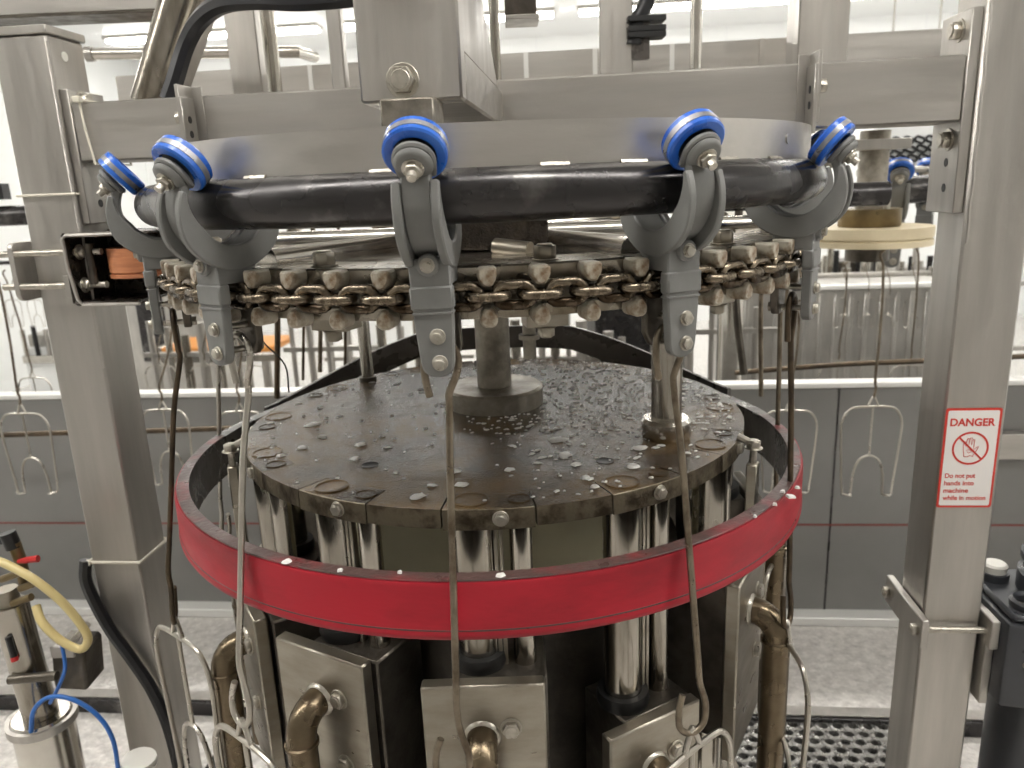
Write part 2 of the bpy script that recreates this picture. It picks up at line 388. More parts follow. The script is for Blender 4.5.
def make_trolley(simple=False):
    t = thing('track_trolley', '', 'trolley')
    body = MB()
    ro = lambda b: .071 if abs(b) < 55 else .071-.010*min(1, (abs(b)-55)/50)
    ri = lambda b: .043 if abs(b) < 60 else .043+.011*min(1, (abs(b)-60)/45)
    fl = []
    for s in (-1, 1):
        x0 = s*.0145; x1 = s*.0235
        q = sector(ri, ro, -108, 108, min(x0, x1), max(x0, x1), 36); fl.append(q)
        body.add(q.v, q.f)
    q = sector(.047, .058, -122, 122, -.0146, .0146, 36); body.add(q.v, q.f)
    body.box(-.0215, .0215, -.026, .024, -.088, -.062); body.cyl((0, -.02, -.066), (0, -.0345, -.066), .0115, 20)
    yk = body.build('yoke', GREYP, t, .0016)
    Wc = {}
    for s in (1, -1):                 # s=1 outer wheel
        c40, s40 = math.cos(rad(40)), math.sin(rad(40))
        rd = Vector((0, -s*s40, c40)); A = Vector((0, -s*c40, -s40)); C = rd*(TRR+.0315)
        T = along(C, A)
        bs = MB(); B = Matrix((Vector((1, 0, 0)), rd, A)).transposed().to_4x4(); B.translation = C
        ol = [(.0215*math.cos(rad(q)), .0215*math.sin(rad(q))) for q in range(-10, 191, 10)] + [(-.0185, -.019), (.0185, -.019)]
        bs.prism(ol, .0135, .0205, 'z', B); bs.cyl(C+A*.0205, C+A*.028, .0200, 28, .0172)
        bs.build('boss', GREYP, t, .002)
        wh = MB().lathe([(.0205, -.0105), (.0295, -.0105), (.0315, -.0085), (.0315, .0085), (.0295, .0105), (.0215, .0105), (.0205, .008)], 40, T).build('wheel', BLUE, t)
        MB().lathe([(.030, -.0035), (.0321, -.003), (.0321, .0035), (.030, .004)], 40, T).build('wear_band', WEAR, wh)
        MB().lathe([(0, -.008), (.021, -.008), (.021, .006), (0, .006)], 32, T).build('wheel_hub', RUB, wh)
        nb = MB(); hexhead(nb, C+A*.028, A, .0088, .007); nb.cyl(C+A*.034, C+A*.043, .0048, 14)
        nb.build('axle_nut', BOLT, t, .0005)
    # leg
    n = 14; w = .0205
    prof = [(w+.001, -.060), (w, -.125), (w-.003, -.168)] + [((w-.004)*math.cos(rad(-180*i/n)), -.172+(w-.005)*math.sin(rad(-180*i/n))*.75) for i in range(1, n)] + [(-w+.003, -.168), (-w, -.125), (-w-.001, -.060)]
    MB().prism(prof, -.028, -.0155, 'y').build('front_plate', GREYP, t, .0015)
    MB().box(-.0225, .0225, -.030, -.0145, -.112, -.088).build('chain_cover', GREYP, t, .002)
    MB().box(-.0215, .0215, -.0295, -.0145, -.117, -.1145).build('rib', GREYP, t, .0005)
    prof2 = [(w, -.085), (w, -.16), (w*.6, -.176), (-w*.6, -.176), (-w, -.16), (-w, -.085)]
    MB().prism(prof2, .013, .024, 'y').build('back_plate', BLOCK, t, .0015)
    bt = MB(); hexhead(bt, (0, -.0345, -.066), (0, -1, 0), .0062, .005); bt.build('neck_bolt', BOLT, t, .0003)
    for x, z in ((.003, -.140), (.003, -.168)):
        bt = MB(); hexhead(bt, (x, -.028, z), (0, -1, 0), .0068, .006); bt.cyl((x, -.028, z), (x, .028, z), .004, 12)
        bt.prism([(x+.007*math.cos(rad(60*i)), z+.007*math.sin(rad(60*i))) for i in range(6)], .024, .031, 'y')
        bt.build('clevis_bolt', BOLT, t, .0005)
    return t
ANG = [-69.5, -36.5, -5.4, 25.2, 57.2, -100.5, 88.3]
def track_pos(a):
    if abs(a) <= 90: return pol(a, TR, TZ), rad(a)
    s = 1 if a > 0 else -1; return Vector((CX+s*TR, CY+rad(abs(a)-90)*TR, TZ)), rad(90*s)
TL = ['grey yoke trolley with blue wheel nearest the left post, seen edge-on', 'grey yoke trolley below the left slotted lug, second from the left post',
      'grey yoke trolley straight below the hanger box, facing the camera', 'grey yoke trolley in front of the collared column, right of centre',
      'grey yoke trolley with blue wheel at the right end of the track tube', 'grey yoke trolley hidden behind the trolley nearest the left post',
      'grey yoke trolley half hidden behind the rightmost trolley']
proto = make_trolley(); TROLLEYS = []
for i, a in enumerate(ANG):
    o = proto if i == 0 else copy_tree(proto)
    o.location, q = track_pos(a); o.rotation_euler = (0, rad(-1.5 if i == 2 else 0), q)
    tag(o, TL[i], 'trolley', 'trolleys on the near track'); TROLLEYS.append(o)

# ------------------------------------------------------------------ chain
CHZ = TZ-.104
NT = 55; CR = .4935
t = thing('conveyor_chain', 'greasy round-link chain wrapped round the toothed wheel', 'chain', (CX, CY, CHZ))
def link_mesh():
    hl = .0092; hr = .0108; pts = []
    for i in range(9): a = rad(-90+22.5*i); pts.append((hl+hr*math.cos(a), 0, hr*math.sin(a)))
    for i in range(9): a = rad(90+22.5*i); pts.append((-hl+hr*math.cos(a), 0, hr*math.sin(a)))
    return MB().tube(pts, .0056, 10, True).mesh('link')
lm = link_mesh(); step = 360/NT/2; A0 = 1.2
for k in range(-36, 37):
    a = A0+k*step
    T = Rz(rad(a)) @ Tr(0, -CR, 0) @ (Matrix.Rotation(rad(90), 4, 'X') if k % 2 == 0 else Matrix.Identity(4))
    link('link', lm, CHAINM, t, T=T)

# ------------------------------------------------------------------ sprocket
t = thing('toothed_chain_wheel', 'large horizontal chain wheel with cream plastic teeth under the track', 'sprocket', (CX, CY, CHZ))
MB().lathe([(.40, .012), (.474, .012), (.476, .014), (.478, .029), (.476, .031), (.40, .031)], 110).build('upper_rim', SPROCK, t)
MB().lathe([(.40, -.028), (.470, -.028), (.472, -.014), (.40, -.014)], 110).build('lower_rim', SPROCK, t)
MB().lathe([(.41, -.024), (.462, -.024), (.462, .024), (.41, .024)], 110).build('core_rim', SPROCK, t)
for k in range(6):
    a = rad(60*k+90-6)
    MB().tube([Vector((.05*math.sin(a), -.05*math.cos(a), .034)), Vector((.44*math.sin(a), -.44*math.cos(a), .034))], .017, 16).build('spoke', POLISH, t)
MB().lathe([(.06, .024), (.41, .024), (.41, .028), (.06, .028)], 80).build('top_disc', POLISH, t, label='bright wet metal disc')
MB().box(-.083, .079, -.27, .06, .03, .125, Rz(rad(2))).build('hub', HUBD, t, .003)
MB().tube([(.018, -.292, .036), (.062, -.318, .031)], .0115, 14).build('bevelled_stub', PLATE, t)
tm = MB().prism([(-.0102, -.001), (-.0102, .0105), (.0102, .0105), (.0102, -.001), (.005, -.0085), (0, -.0105), (-.005, -.0085)], -.014, .016, 'y').mesh('tooth', .0025)
tm2 = MB().prism([(-.0095, -.009), (-.0095, .001), (-.004, .008), (0, .0095), (.004, .008), (.0095, .001), (.0095, -.009), (.004, -.0125), (-.004, -.0125)], -.012, .016, 'y').mesh('tooth', .0025)
for k in range(NT):
    a = rad(A0+k*2*step)
    link('tooth', tm, TOOTH, t, T=Rz(a) @ Tr(0, -.487, .0200))
    link('tooth', tm2, TOOTH, t, T=Rz(a) @ Tr(0, -.486, -.0210))
for k in range(11):
    a = rad(9.5+k*360/11)
    bt = MB(); hexhead(bt, (.45*math.sin(a), -.45*math.cos(a), .031), (0, 0, 1), .013, .016); bt.build('rim_bolt', PLATE, t, .001)
    bt = MB(); bt.box(-.024, .024, -.455, -.42, -.044, -.03, Rz(a)); hexhead(bt, Rz(a) @ Vector((0, -.445, -.044)), (0, 0, -1), .010, .012); bt.build('clamp_block', PLATE, t, .001)

# ------------------------------------------------------------------ carousel
DZ, DR = 1.213, .422
t = thing('carousel', 'rotating carousel with wet rusty deck plate and ring of vertical guide rods', 'machine', (CX, CY, 0))
NU = 12; UA0 = -.5
segw = 8.2
vs = [(0, 0, DZ), (0, 0, DZ-.024)]; fs = []; aa = []
for k in range(NU):
    c0 = UA0+30*k
    aa += [(c0-segw, .372)] + [(c0+q, .372) for q in (-4, 0, 4)] + [(c0+segw, .372), (c0+segw+.001, DR)] + [(c0+segw+.001+(30-2*segw-.002)*q/5, DR) for q in range(1, 5)] + [(c0+30-segw-.001, DR)]
n = len(aa)
for a, r in aa:
    x, y = r*math.sin(rad(a)), -r*math.cos(rad(a)); vs += [(x, y, DZ), (x, y, DZ-.026)]
for i in range(n):
    j = (i+1) % n; a0_, b0_ = 2+2*i, 2+2*j
    fs += [(0, a0_, b0_), (1, b0_+1, a0_+1), (a0_, a0_+1, b0_+1, b0_)]
dk = MB().add(vs, fs).build('deck_plate', DECK, t); dk.data.materials.append(DECKR)
for p in dk.data.polygons:
    if abs(p.normal.z) < .5: p.material_index = 1
cl = MB().lathe([(.3725, DZ-.028), (DR, DZ-.028), (DR, DZ-.001), (DR-.001, DZ), (.3725, DZ)], 8, None, -segw+.32, segw-.32).mesh('clamp_block')
cl.materials.append(DECKR); cl.materials.append(DECK)
for p in cl.polygons:
    if p.normal.z > .8: p.material_index = 1
bm_ = hexhead(MB(), (0, -DR, DZ-.013), (0, -1, 0), .0085, .007).mesh('bolt', .0005)
def ang_loc(a, r): a = rad(a); return r*math.sin(a), -r*math.cos(a)
ZB = .46
x1_, y1_ = ang_loc(-3.4, .391); x2_, y2_ = ang_loc(5.6, .394)
rodL = MB().cyl((x1_, y1_, ZB), (x1_, y1_, DZ-.028), .0262, 28).mesh('guide_rod')
rodS = MB().cyl((x2_, y2_, ZB), (x2_, y2_, DZ-.028), .0150, 20).mesh('guide_rod')
capL = MB().lathe([(0, 0), (.0236, 0), (.0236, .0008), (.0220, .0013), (.0214, .0004), (0, .0004)], 28, Tr(x1_, y1_, DZ)).mesh('rod_cap')
capS = MB().lathe([(0, 0), (.0150, 0), (.0150, .0008), (.0140, .0012), (.0134, .0004), (0, .0004)], 24, Tr(x2_, y2_, DZ)).mesh('rod_cap')
barm = MB()
for x in (-.0075, -.0005, .0065): barm.box(x-.0027, x+.0027, -.402, -.392, ZB, DZ-.028, Rz(rad(.9)))
barm = barm.mesh('grooved_bar', .0008)
# carriage pieces (local to the unit, front is -y, z measured from the carriage top)
cb = MB().box(-.052, .066, -.432, -.335, -.30, -.008).mesh('carriage_block', .003)
fp = MB().box(-.079, .079, -.458, -.437, -.30, 0).mesh('face_plate', .0025)
sl = MB().lathe([(.0265, -.008), (.036, -.008), (.038, 0), (.036, .012), (.0265, .012)], 28, Tr(x1_, y1_, 0)).mesh('rubber_seal')
ep = [(-.004, -.452, -.075), (-.004, -.462, -.075)] + [(-.004, -.462-.036*math.sin(rad(q)), -.075-.036*(1-math.cos(rad(q)))) for q in range(15, 91, 15)] + [(-.004, -.498, -.20), (-.004, -.498, -.42)]
em = MB().tube(ep, .0205, 18)
em.lathe([(.0205, 0), (.0235, .0015), (.0235, .0055), (.0205, .007)], 20, along((-.004, -.498, -.120), (0, 0, 1)))
em = em.mesh('elbow_pipe')
wm = MB().lathe([(.0205, 0), (.0245, 0), (.0225, .004), (.0205, .005)], 20, along((-.004, -.458, -.075), (0, -1, 0))).mesh('weld_ring')
b1 = hexhead(MB(), (.034, -.458, -.062), (0, -1, 0), .0115, .009).mesh('plate_bolt', .0008)
drop = {0: .988, 1: .888, 11: 1.000, 2: 1.03, 10: .985, 9: .96, 3: 1.06}
for k in range(NU):
    T = Rz(rad(UA0+30*k))
    link('clamp_block', cl, DECKR, t, T=T)
    link('bolt', bm_, BOLT, t, T=T @ Rz(rad(2.0)))
    r_ = link('guide_rod', rodL, ROD, t, T=T); link('rod_cap', capL, DECK, r_)
    r_ = link('guide_rod', rodS, ROD, t, T=T); link('rod_cap', capS, DECK, r_)
    link('grooved_bar', barm, PLATE, t, T=T)
    c = link('carriage', cb, BLOCK, t, T=T @ Tr(0, 0, drop.get(k, 1.04)))
    OF = Tr(-.017, 0, 0); link('face_plate', fp, PLATE, c, T=OF); link('rubber_seal', sl, RUB, c)
    link('elbow_pipe', em, BRZ, c, T=OF); link('weld_ring', wm, BOLT, c, T=OF); link('plate_bolt', b1, BOLT, c, T=OF); link('plate_bolt', b1, BOLT, c, T=Tr(-.017, 0, -.103))
MB().lathe([(0, 0), (.265, 0), (.265, DZ-.024), (0, DZ-.024)], 64).build('inner_drum', DRUM, t)
MB().lathe([(.266, .45), (.318, .45), (.318, .99), (.266, .99)], 64).build('cam_drum', CAMD, t)
MB().lathe([(.05, .02), (.46, .02), (.46, .44), (.05, .44)], 64).build('base_drum', BLOCK, t)
# deck fittings
MB().lathe([(.0, 0), (.088, 0), (.088, .030), (.084, .034), (0, .034)], 48, Tr(0, .06, DZ)).build('shaft_flange', COLM, t)
MB().cyl((0, .06, DZ+.03), (0, .06, CHZ+.03), .031, 32).build('shaft', COLM, t)
p = pz(666, 436, DZ)-Vector((CX, CY, 0)); p.z = DZ
MB().lathe([(0, 0), (.036, 0), (.038, .003), (.038, .026), (.034, .031), (.024, .031), (.022, .027), (0, .027)], 40, Tr(*p)).build('column_collar', POLISH, t)
MB().cyl(p+Vector((0, 0, .02)), p+Vector((0, 0, .255)), .0235, 28).build('collared_column', ROD, t)
p = pz(368, 380, DZ)-Vector((CX, CY, 0)); p.z = DZ
MB().cyl(p, p+Vector((0, 0, .25)), .013, 18).build('slim_column', ROD, t)
MB().lathe([(0, 0), (.018, 0), (.018, .008), (0, .008)], 20, Tr(*p)).build('column_foot', BLOCK, t)
p = px(530, 358, 1.15)-Vector((CX, CY, 0))
MB().cyl(p, p+Vector((0, 0, .055)), .010, 16).build('spray_nozzle', COLM, t)
MB().cyl(p+Vector((0, 0, .03)), p+Vector((0, 0, .037)), .016, 16).build('nozzle_ring', COLM, t)
for x, y in ((370, 465), (605, 461)):
    q = pz(x, y, DZ)-Vector((CX, CY, 0)); q.z = DZ
    MB().lathe([(0, .0002), (.0105, .0002), (.0125, .0008), (.0125, 0), (0, 0)], 20, Tr(*q)).build('deck_hole', RUB, t)
# side brackets of the deck, left and right
for a, zl in ((-74, .22), (62, .20)):
    T = Rz(rad(a))
    b = MB().box(-.012, .012, -.452, -.436, DZ-.25, DZ-.035, T).build('drop_bar', PLATE, t, .002)
    MB().tube([T @ Vector((0, -.444, DZ-.035)), T @ Vector((0, -.444, DZ-.005)), T @ Vector((0, -.42, DZ+.004))], .006, 8).build('bar_pin', BOLT, b)
    hexhead(MB(), T @ Vector((0, -.444, DZ-.012)), (0, 0, 1), .011, .012).build('bar_nut', BOLT, b, .001)

# white scraps on the deck, thickened at back right as painted wet sparkle
mb = MB()
def blob(c, r, n=10, h=.0016, el=1.0, an=0):
    k = len(mb.v); vs = [(c[0], c[1], c[2]+h)]; ring = []
    for i in range(n):
        q = 2*math.pi*i/n; rr = r*random.uniform(.6, 1.25); x, y = rr*math.cos(q)*el, rr*math.sin(q)
        dx, dy = x*math.cos(an)-y*math.sin(an), x*math.sin(an)+y*math.cos(an)
        vs.append((c[0]+dx*.7, c[1]+dy*.7, c[2]+h*.9)); ring.append((c[0]+dx, c[1]+dy, c[2]))
    mb.add(vs+ring, [(0, 1+i, 1+(i+1) % n) for i in range(n)]+[(1+i, 1+n+i, 1+n+(i+1) % n, 1+(i+1) % n) for i in range(n)])
for i in range(2600):
    a = random.uniform(-180, 180); r = .41*math.sqrt(random.random())
    q = pol(a, r, DZ+.0005)
    if (q.x-CX)**2+(q.y-CY-.06)**2 < .0085: continue
    dens = .10 + (.82 if q.x > CX-.05 and q.y > CY-.12 else 0) + (.25 if q.x > CX+.05 else 0)  # extra specks at the back and right stand in for reflected sparkle
    if random.random() > dens: continue
    blob(q, random.choice((.0011, .0013, .0016, .002, .0026, .004)), el=random.uniform(1, 2.2), an=random.uniform(-.4, .9))
for x, y, r in ((313, 425, .010), (322, 437, .006), (360, 445, .008), (302, 448, .008), (355, 459, .007), (418, 497, .008), (281, 456, .006), (320, 408, .005),
                (453, 472, .008), (460, 485, .008), (564, 455, .010), (633, 467, .008), (586, 478, .006), (510, 470, .006), (558, 440, .012), (640, 448, .009), (595, 487, .005), (575, 465, .007)):
    blob(pz(x, y, DZ+.0005), r, 10, .003, 1.3, .3)
tag(mb.build('white_specks', SPECK), 'white scraps, droplets and painted sparkle scattered over the wet carousel deck', 'scraps', kind='stuff')

# ------------------------------------------------------------------ red guide ring
RZT, RZB, RO_, RI_ = 1.168, 1.096, .522, .500
t = thing('guide_ring', 'red plastic guide band circling the carousel below its deck', 'guide ring', (CX-.010, CY, RZB))
h = RZT-RZB
MB().lathe([(RO_-.002, .0105), (RO_+.0004, .0105), (RO_+.0004, .0125), (RO_-.002, .0125)], 100, None, -96, 96).build('groove_line', REDD, t)
MB().lathe([(RO_-.016, 0), (RO_, 0), (RO_+.0015, .003), (RO_+.0015, .008), (RO_, .010), (RO_, h-.006), (RO_-.002, h-.001), (RO_-.016, h-.001)], 100, None, -97, 97).build('red_band', RED, t)
MB().lathe([(RI_, 0), (RO_-.0162, 0), (RO_-.0162, h), (RI_, h)], 140).build('inner_liner', DARKG, t)
MB().lathe([(RI_, h), (RO_-.004, h), (RO_-.005, h+.0018), (RI_, h+.002)], 100, None, -97, 97).build('top_edge', REDD, t, label='dark stained top edge')
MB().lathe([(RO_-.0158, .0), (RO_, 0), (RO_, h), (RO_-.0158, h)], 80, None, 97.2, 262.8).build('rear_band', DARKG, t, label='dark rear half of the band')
for a in (-120, -60, 30, 150):
    x, y = ang_loc(a, .50)
for a in (-150, 150):
    T = Rz(rad(a)); MB().box(-.02, .02, -.506, -.45, .01, .03, T).build('stay', BLOCK, t, .001)
mb = MB()
for x, y, r in ((287, 562, .006), (500, 576, .006), (400, 573, .003), (340, 571, .004), (790, 497, .007), (783, 492, .005), (797, 488, .004), (755, 517, .003), (775, 505, .004)):
    blob(pz(x, y, RZT+.0022), r, 9, .003)
tag(mb.build('white_specks', SPECK), 'white droplets lying on the top edge of the red band', 'scraps', kind='stuff')
# rear guard: band that rises behind the deck
vs = []; fs = []; n = 60
for i in range(n+1):
    a = 117+(243-117)*i/n; q = .5-.5*math.cos(2*math.pi*i/n); top = RZT+.002+.098*min(1, 1.25*q)**.8; hh = .075-.022*q
    for r, z in ((.541, top), (.549, top), (.549, top-hh), (.541, top-hh)): vs.append(pol(a, r, z))
for i in range(n):
    for k in range(4): fs.append((i*4+k, i*4+(k+1) % 4, i*4+4+(k+1) % 4, i*4+4+k))
fs += [(0, 1, 2, 3), tuple(range(n*4, n*4+4))[::-1]]
g = MB().add(vs, fs).build('rear_guard', DARKG); tag(g, 'dark arched guard band rising behind the wet deck', 'guard')

# ------------------------------------------------------------------ shackles at the near trolleys
def wire_shackle(r, wd, ht, n=8):
    """wire frame: top bar with round shoulders, outer legs turning in to the inner arch"""
    a = wd/2; pts = []
    outer = [(-a*.55, 0, -ht), (-a*.62, -.02, -ht+.004), (-a*.80, -.012, -ht+.006), (-a*.86, 0, -ht*.93), (-a, 0, -ht*.35), (-a, 0, -.045), (-a*.82, 0, -.012), (-a*.5, 0, 0),
             (a*.5, 0, 0), (a*.82, 0, -.012), (a, 0, -.045), (a, 0, -ht*.35), (a*.86, 0, -ht*.93), (a*.80, -.012, -ht+.006), (a*.62, -.02, -ht+.004), (a*.55, 0, -ht)]
    inner = [(-a*.55, 0, -ht), (-a*.50, 0, -ht*.75), (-a*.33, 0, -ht*.60), (0, 0, -ht*.55), (a*.33, 0, -ht*.60), (a*.50, 0, -ht*.75), (a*.55, 0, -ht)]
    m1 = MB().tube(smooth_path(outer, 4), r, n).mesh('outer_wire')
    m2 = MB().tube(smooth_path(inner, 5), r, n).mesh('inner_arch')
    m3 = MB().tube([(0, 0, 0), (0, 0, -ht*.55)], r*.9, n).mesh('centre_rod')
    tri = [(-.016, 0, 0), (-.010, 0, .016), (0, 0, .034), (.010, 0, .016), (.016, 0, 0)]
    m4 = MB().tube(smooth_path(tri, 4), r*.9, n).mesh('top_eye')
    return m1, m2, m3, m4
SH = wire_shackle(.0042, .17, .30)
def make_hang(wmat, smat, rz_s, k):
    t = thing('hanging_shackle', '', 'shackle')
    def yl(z): return 0 if z > -.19 else -(-.19-z)*k
    hook = [(-.012, 0, -.212), (-.015, 0, -.195), (-.016, 0, -.175), (-.012, 0, -.158), (.002, 0, -.150), (.017, 0, -.157), (.022, 0, -.172), (.018, 0, -.190), (.010, 0, -.208), (.009, 0, -.225)]
    rod = hook + [(.009, yl(z), z) for z in (-.30, -.40, -.50, -.555)]
    zz = -.555; y = yl(zz)
    rod += [(.012, y, zz-.03), (.020, y-.002, zz-.060), (.016, y-.004, zz-.085), (-.002, y-.004, zz-.094), (-.018, y-.002, zz-.082), (-.018, y, zz-.058), (-.012, y+.002, zz-.04)]
    MB().tube(smooth_path(rod, 4), .0042, 10).build('hanger_rod', wmat, t)
    T = Tr(0, y-.003, zz-.086-.036) @ Rz(rz_s)
    for nm, m in zip(('outer_wire', 'inner_arch', 'centre_rod', 'top_eye'), SH): link(nm, m, smat, t, T=T)
    return t
HL = ['wire shackle with dark hanger rod hanging at the left post', 'pale wire shackle hanging beside the left edge of the red band',
      'wire shackle on a brown hanger rod crossing the middle of the red band', 'wire shackle on a stained hanger rod crossing the right of the red band',
      'stained wire shackle hanging at the right end of the red band', 'pale wire shackle hanging behind the leftmost trolley',
      'brown wire shackle hanging just behind the rightmost hanger rod']
for i, a in enumerate(ANG):
    w = (RUSTW, WIREB, WIRE, WIRE, RUSTW, WIREB, WIRE)[i]
    o = make_hang(w, (WIREB, WIREB, WIREB, WIREB, WIRE, WIREB, WIRE)[i], rad((30, -4, 60, 15, 35, 25, -30)[i]), (.17, .17, .195, .15, .04, .12, .02)[i])
    o.location, q = track_pos(a); o.rotation_euler = (0, 0, q); tag(o, HL[i], 'shackle', 'shackles on the near track')
# further hanger rods behind the near ones
def rod_thing(pts, r, m, label, cat='rod', name='hanger_rod'):
    o = MB().tube(smooth_path(pts, 5), r, 8).build(name, m); return tag(o, label, cat)
RV = .62
t = fthing('rear_track', 'second dark track tube hidden behind the near one', 'track', .75, RV, 1.545)
MB().tube([(-.75, 0, 0), (.85, 0, 0)], .028, 16).build('track_tube', DARKT, t)
for x in (-.5, .55): MB().box(x-.015, x+.015, -.006, .006, .027, .25).build('hanger_strap', STEEL, t, .001)
def rrod(x, y, r, m, label, x2=None):
    a = fr(*pfv(x, 300, RV)); b = fr(*pfv(x2 or x, y, RV)); rod_thing([Vector((a.x, a.y, 1.52)), a, b], r, m, label)
rrod(277, 398, .008, RUSTW, 'thick dark rod behind the left part of the chain wheel')
rrod(320, 372, .006, WIRE, 'grey rod behind the chain wheel, left of the slim column')
rrod(303, 380, .004, RUSTW, 'thin dark rod left of the grey rod behind the wheel')
rrod(345, 366, .004, RUSTW, 'thin dark rod nearest the slim column')
rrod(736, 374, .010, BLOCK, 'dark slanting rod right of the collared column', 744)
rrod(761, 396, .006, WIRE, 'brown rod behind the right edge of the deck')
rod_thing([px(254, 330, 1.3), px(266, 345, 1.3), px(285, 365, 1.32), px(289, 392, 1.36)], .0015, BLKH, 'thin black wire drooping behind the second trolley', 'wire', 'thin_wire')

# ------------------------------------------------------------------ danger sign
u, v = to_fr(px(967, 457, 1.25)); zc = px(967, 457, 1.25).z
u = 1.4955+.0495
SW, SHH = .077, .134
t = fthing('danger_sign', 'white danger sign with red border on the right post', 'sign', u-.002, -.0012, 1.113)
def rrect(w, h, r, n=5):
    P = []
    for cx_, cy_, a0_ in ((w-r, h-r, 0), (-w+r, h-r, 90), (-w+r, -h+r, 180), (w-r, -h+r, 270)):
        for i in range(n+1): a = rad(a0_+90*i/n); P.append((cx_+r*math.cos(a), cy_+r*math.sin(a)))
    return P
SC = .0455
MB().prism(rrect(.0455, .0905, .004), -.0008, 0, 'y').build('red_border', SIGNR, t)
MB().prism(rrect(.0415, .0865, .003), -.0012, -.0008, 'y').build('white_face', SIGNW, t)
ring = MB()
n = 48; R1, R0 = .0300, .0265; zc = .019
vs = [(R1*math.cos(2*math.pi*i/n), -.0016, zc+R1*math.sin(2*math.pi*i/n)) for i in range(n)]+[(R0*math.cos(2*math.pi*i/n), -.0016, zc+R0*math.sin(2*math.pi*i/n)) for i in range(n)]
ring.add(vs, [(i, (i+1) % n, n+(i+1) % n, n+i) for i in range(n)])
q = [(-.021, .0187), (-.0187, .021), (.021, -.0187), (.0187, -.021)]
ring.add([(x, -.00165, zc+z) for x, z in q], [(0, 1, 2, 3)])
ring.build('prohibition_ring', SIGNR, t)
# open hand outline
hp = [(-.009, -.015), (-.011, -.004), (-.012, .006), (-.0105, .012), (-.0085, .012), (-.008, .004), (-.0065, .014), (-.0055, .018), (-.0035, .018), (-.003, .006), (-.001, .019), (.0015, .019), (.0015, .006),
      (.004, .016), (.006, .016), (.0055, .003), (.006, -.003), (.010, .002), (.013, .003), (.012, -.001), (.007, -.010), (.005, -.015), (.001, -.013), (-.004, -.0155), (-.009, -.015)]
MB().tube([(x, -.0014, zc+z) for x, z in hp], .0006, 4).build('hand_outline', SIGNR, t)
MB().tube([(x, -.0014, zc+z) for x, z in ((-.006, -.004), (-.001, -.002), (.003, -.006), (-.002, -.009), (-.004, -.006))], .0005, 4).build('palm_lines', SIGNR, t)
def text(s, size, x, z, wd, align, parent, name, off=.0):
    c = bpy.data.curves.new('lettering', 'FONT'); c.body = s; c.size = size; c.align_x = align; c.offset = off; c.extrude = .0001
    o = bpy.data.objects.new('tmp', c); COL.objects.link(o)
    dg = bpy.context.evaluated_depsgraph_get(); me = bpy.data.meshes.new_from_object(o.evaluated_get(dg)); bpy.data.objects.remove(o)
    xs = [p.co.x for p in me.vertices]; w = max(xs)-min(xs); k = wd/w; x00 = min(xs)
    for p in me.vertices:
        p.co = Vector(((p.co.x-x00)*k + x, -.0014-p.co.z, p.co.y + z))
    me.materials.clear()
    return link(name, me, SIGNR, parent)
text('DANGER', .0185, -.037, .0595, .073, 'LEFT', t, 'heading', .0006)
for i, (s, w) in enumerate((('Do not put', .050), ('hands into', .049), ('machine', .041), ('while in motion', .071))):
    text(s, .0118, -.0365, -.035-i*.0137, w, 'LEFT', t, 'lettering', .00025)

# ------------------------------------------------------------------ clamp on the right post
t = fthing('post_clamp', 'flat bar clamp with threaded rods around the lower right post', 'clamp', 1.4955+.05, .05, .79)
MB().box(-.066, -.052, -.085, .085, -.028, .028).build('clamp_bar', STEEL, t, .002)
MB().box(.053, .068, -.085, -.035, -.028, .028).build('end_plate', STEEL, t, .002)
for y in (-.066, .066):
    MB().cyl((-.078, y, 0), (.074, y, 0), .0062, 12).build('threaded_rod', BOLT, t)
    MB().prism([(y+.011*math.cos(rad(60*i)), .011*math.sin(rad(60*i))) for i in range(6)], -.076, -.066, 'x').build('nut', BOLT, t, .0005)
MB().box(.053, .068, .035, .085, -.028, .028).build('end_plate', STEEL, t, .002)

# clamp and roller on the left post
u, v, z = pfv(60, 268, -.02)
t = fthing('roller_clamp', 'plate clamp with two threaded rods holding a dark roller bracket on the left post', 'clamp', -.05, -.02, 1.49)
MB().prism(rrect(.042, .052, .014), -.010, 0, 'y', Tr(-.072, .03, -.006) @ Rz(rad(90))).build('clamp_plate', STEEL, t, .001)
for dz in (.026, -.032):
    MB().cyl((-.095, -.006, dz), (.10, -.006, dz), .0058, 12).build('threaded_rod', BOLT, t)
    bolt_part(t, (.058, -.006, dz), (1, 0, 0), .011, .012, 'nut')
MB().box(.028, .040, -.018, .006, -.052, -.012).build('spacer', STEEL, t, .001)
# open channel bracket
ch = MB()
ch.box(.045, .051, -.03, .10, -.062, .058); ch.box(.051, .17, -.03, .0, -.066, -.060); ch.box(.051, .17, -.03, .10, .052, .058); ch.box(.051, .17, .09, .10, -.062, .052)
ch.box(.051, .17, -.03, .10, -.064, -.060)
ch.build('channel_bracket', HUBD, t, .003)
fr_ = MB().tube([(.17, -.031, .056), (.056, -.031, .056), (.049, -.031, .050), (.050, -.031, 0), (.058, -.031, -.055), (.066, -.031, -.064), (.17, -.031, -.064)], .0032, 8)
fr_.build('bracket_edge', STEEL, t)
MB().cyl((.08, -.01, .04), (.08, -.01, -.03), .007, 12).build('pin', BLOCK, t)
MB().lathe([(0, -.026), (.05, -.026), (.05, -.020), (.047, -.018), (.05, -.016), (.05, .026), (0, .026)], 32, Tr(.145, .03, .004)).build('roller', ORGR, t, label='ribbed orange roller')

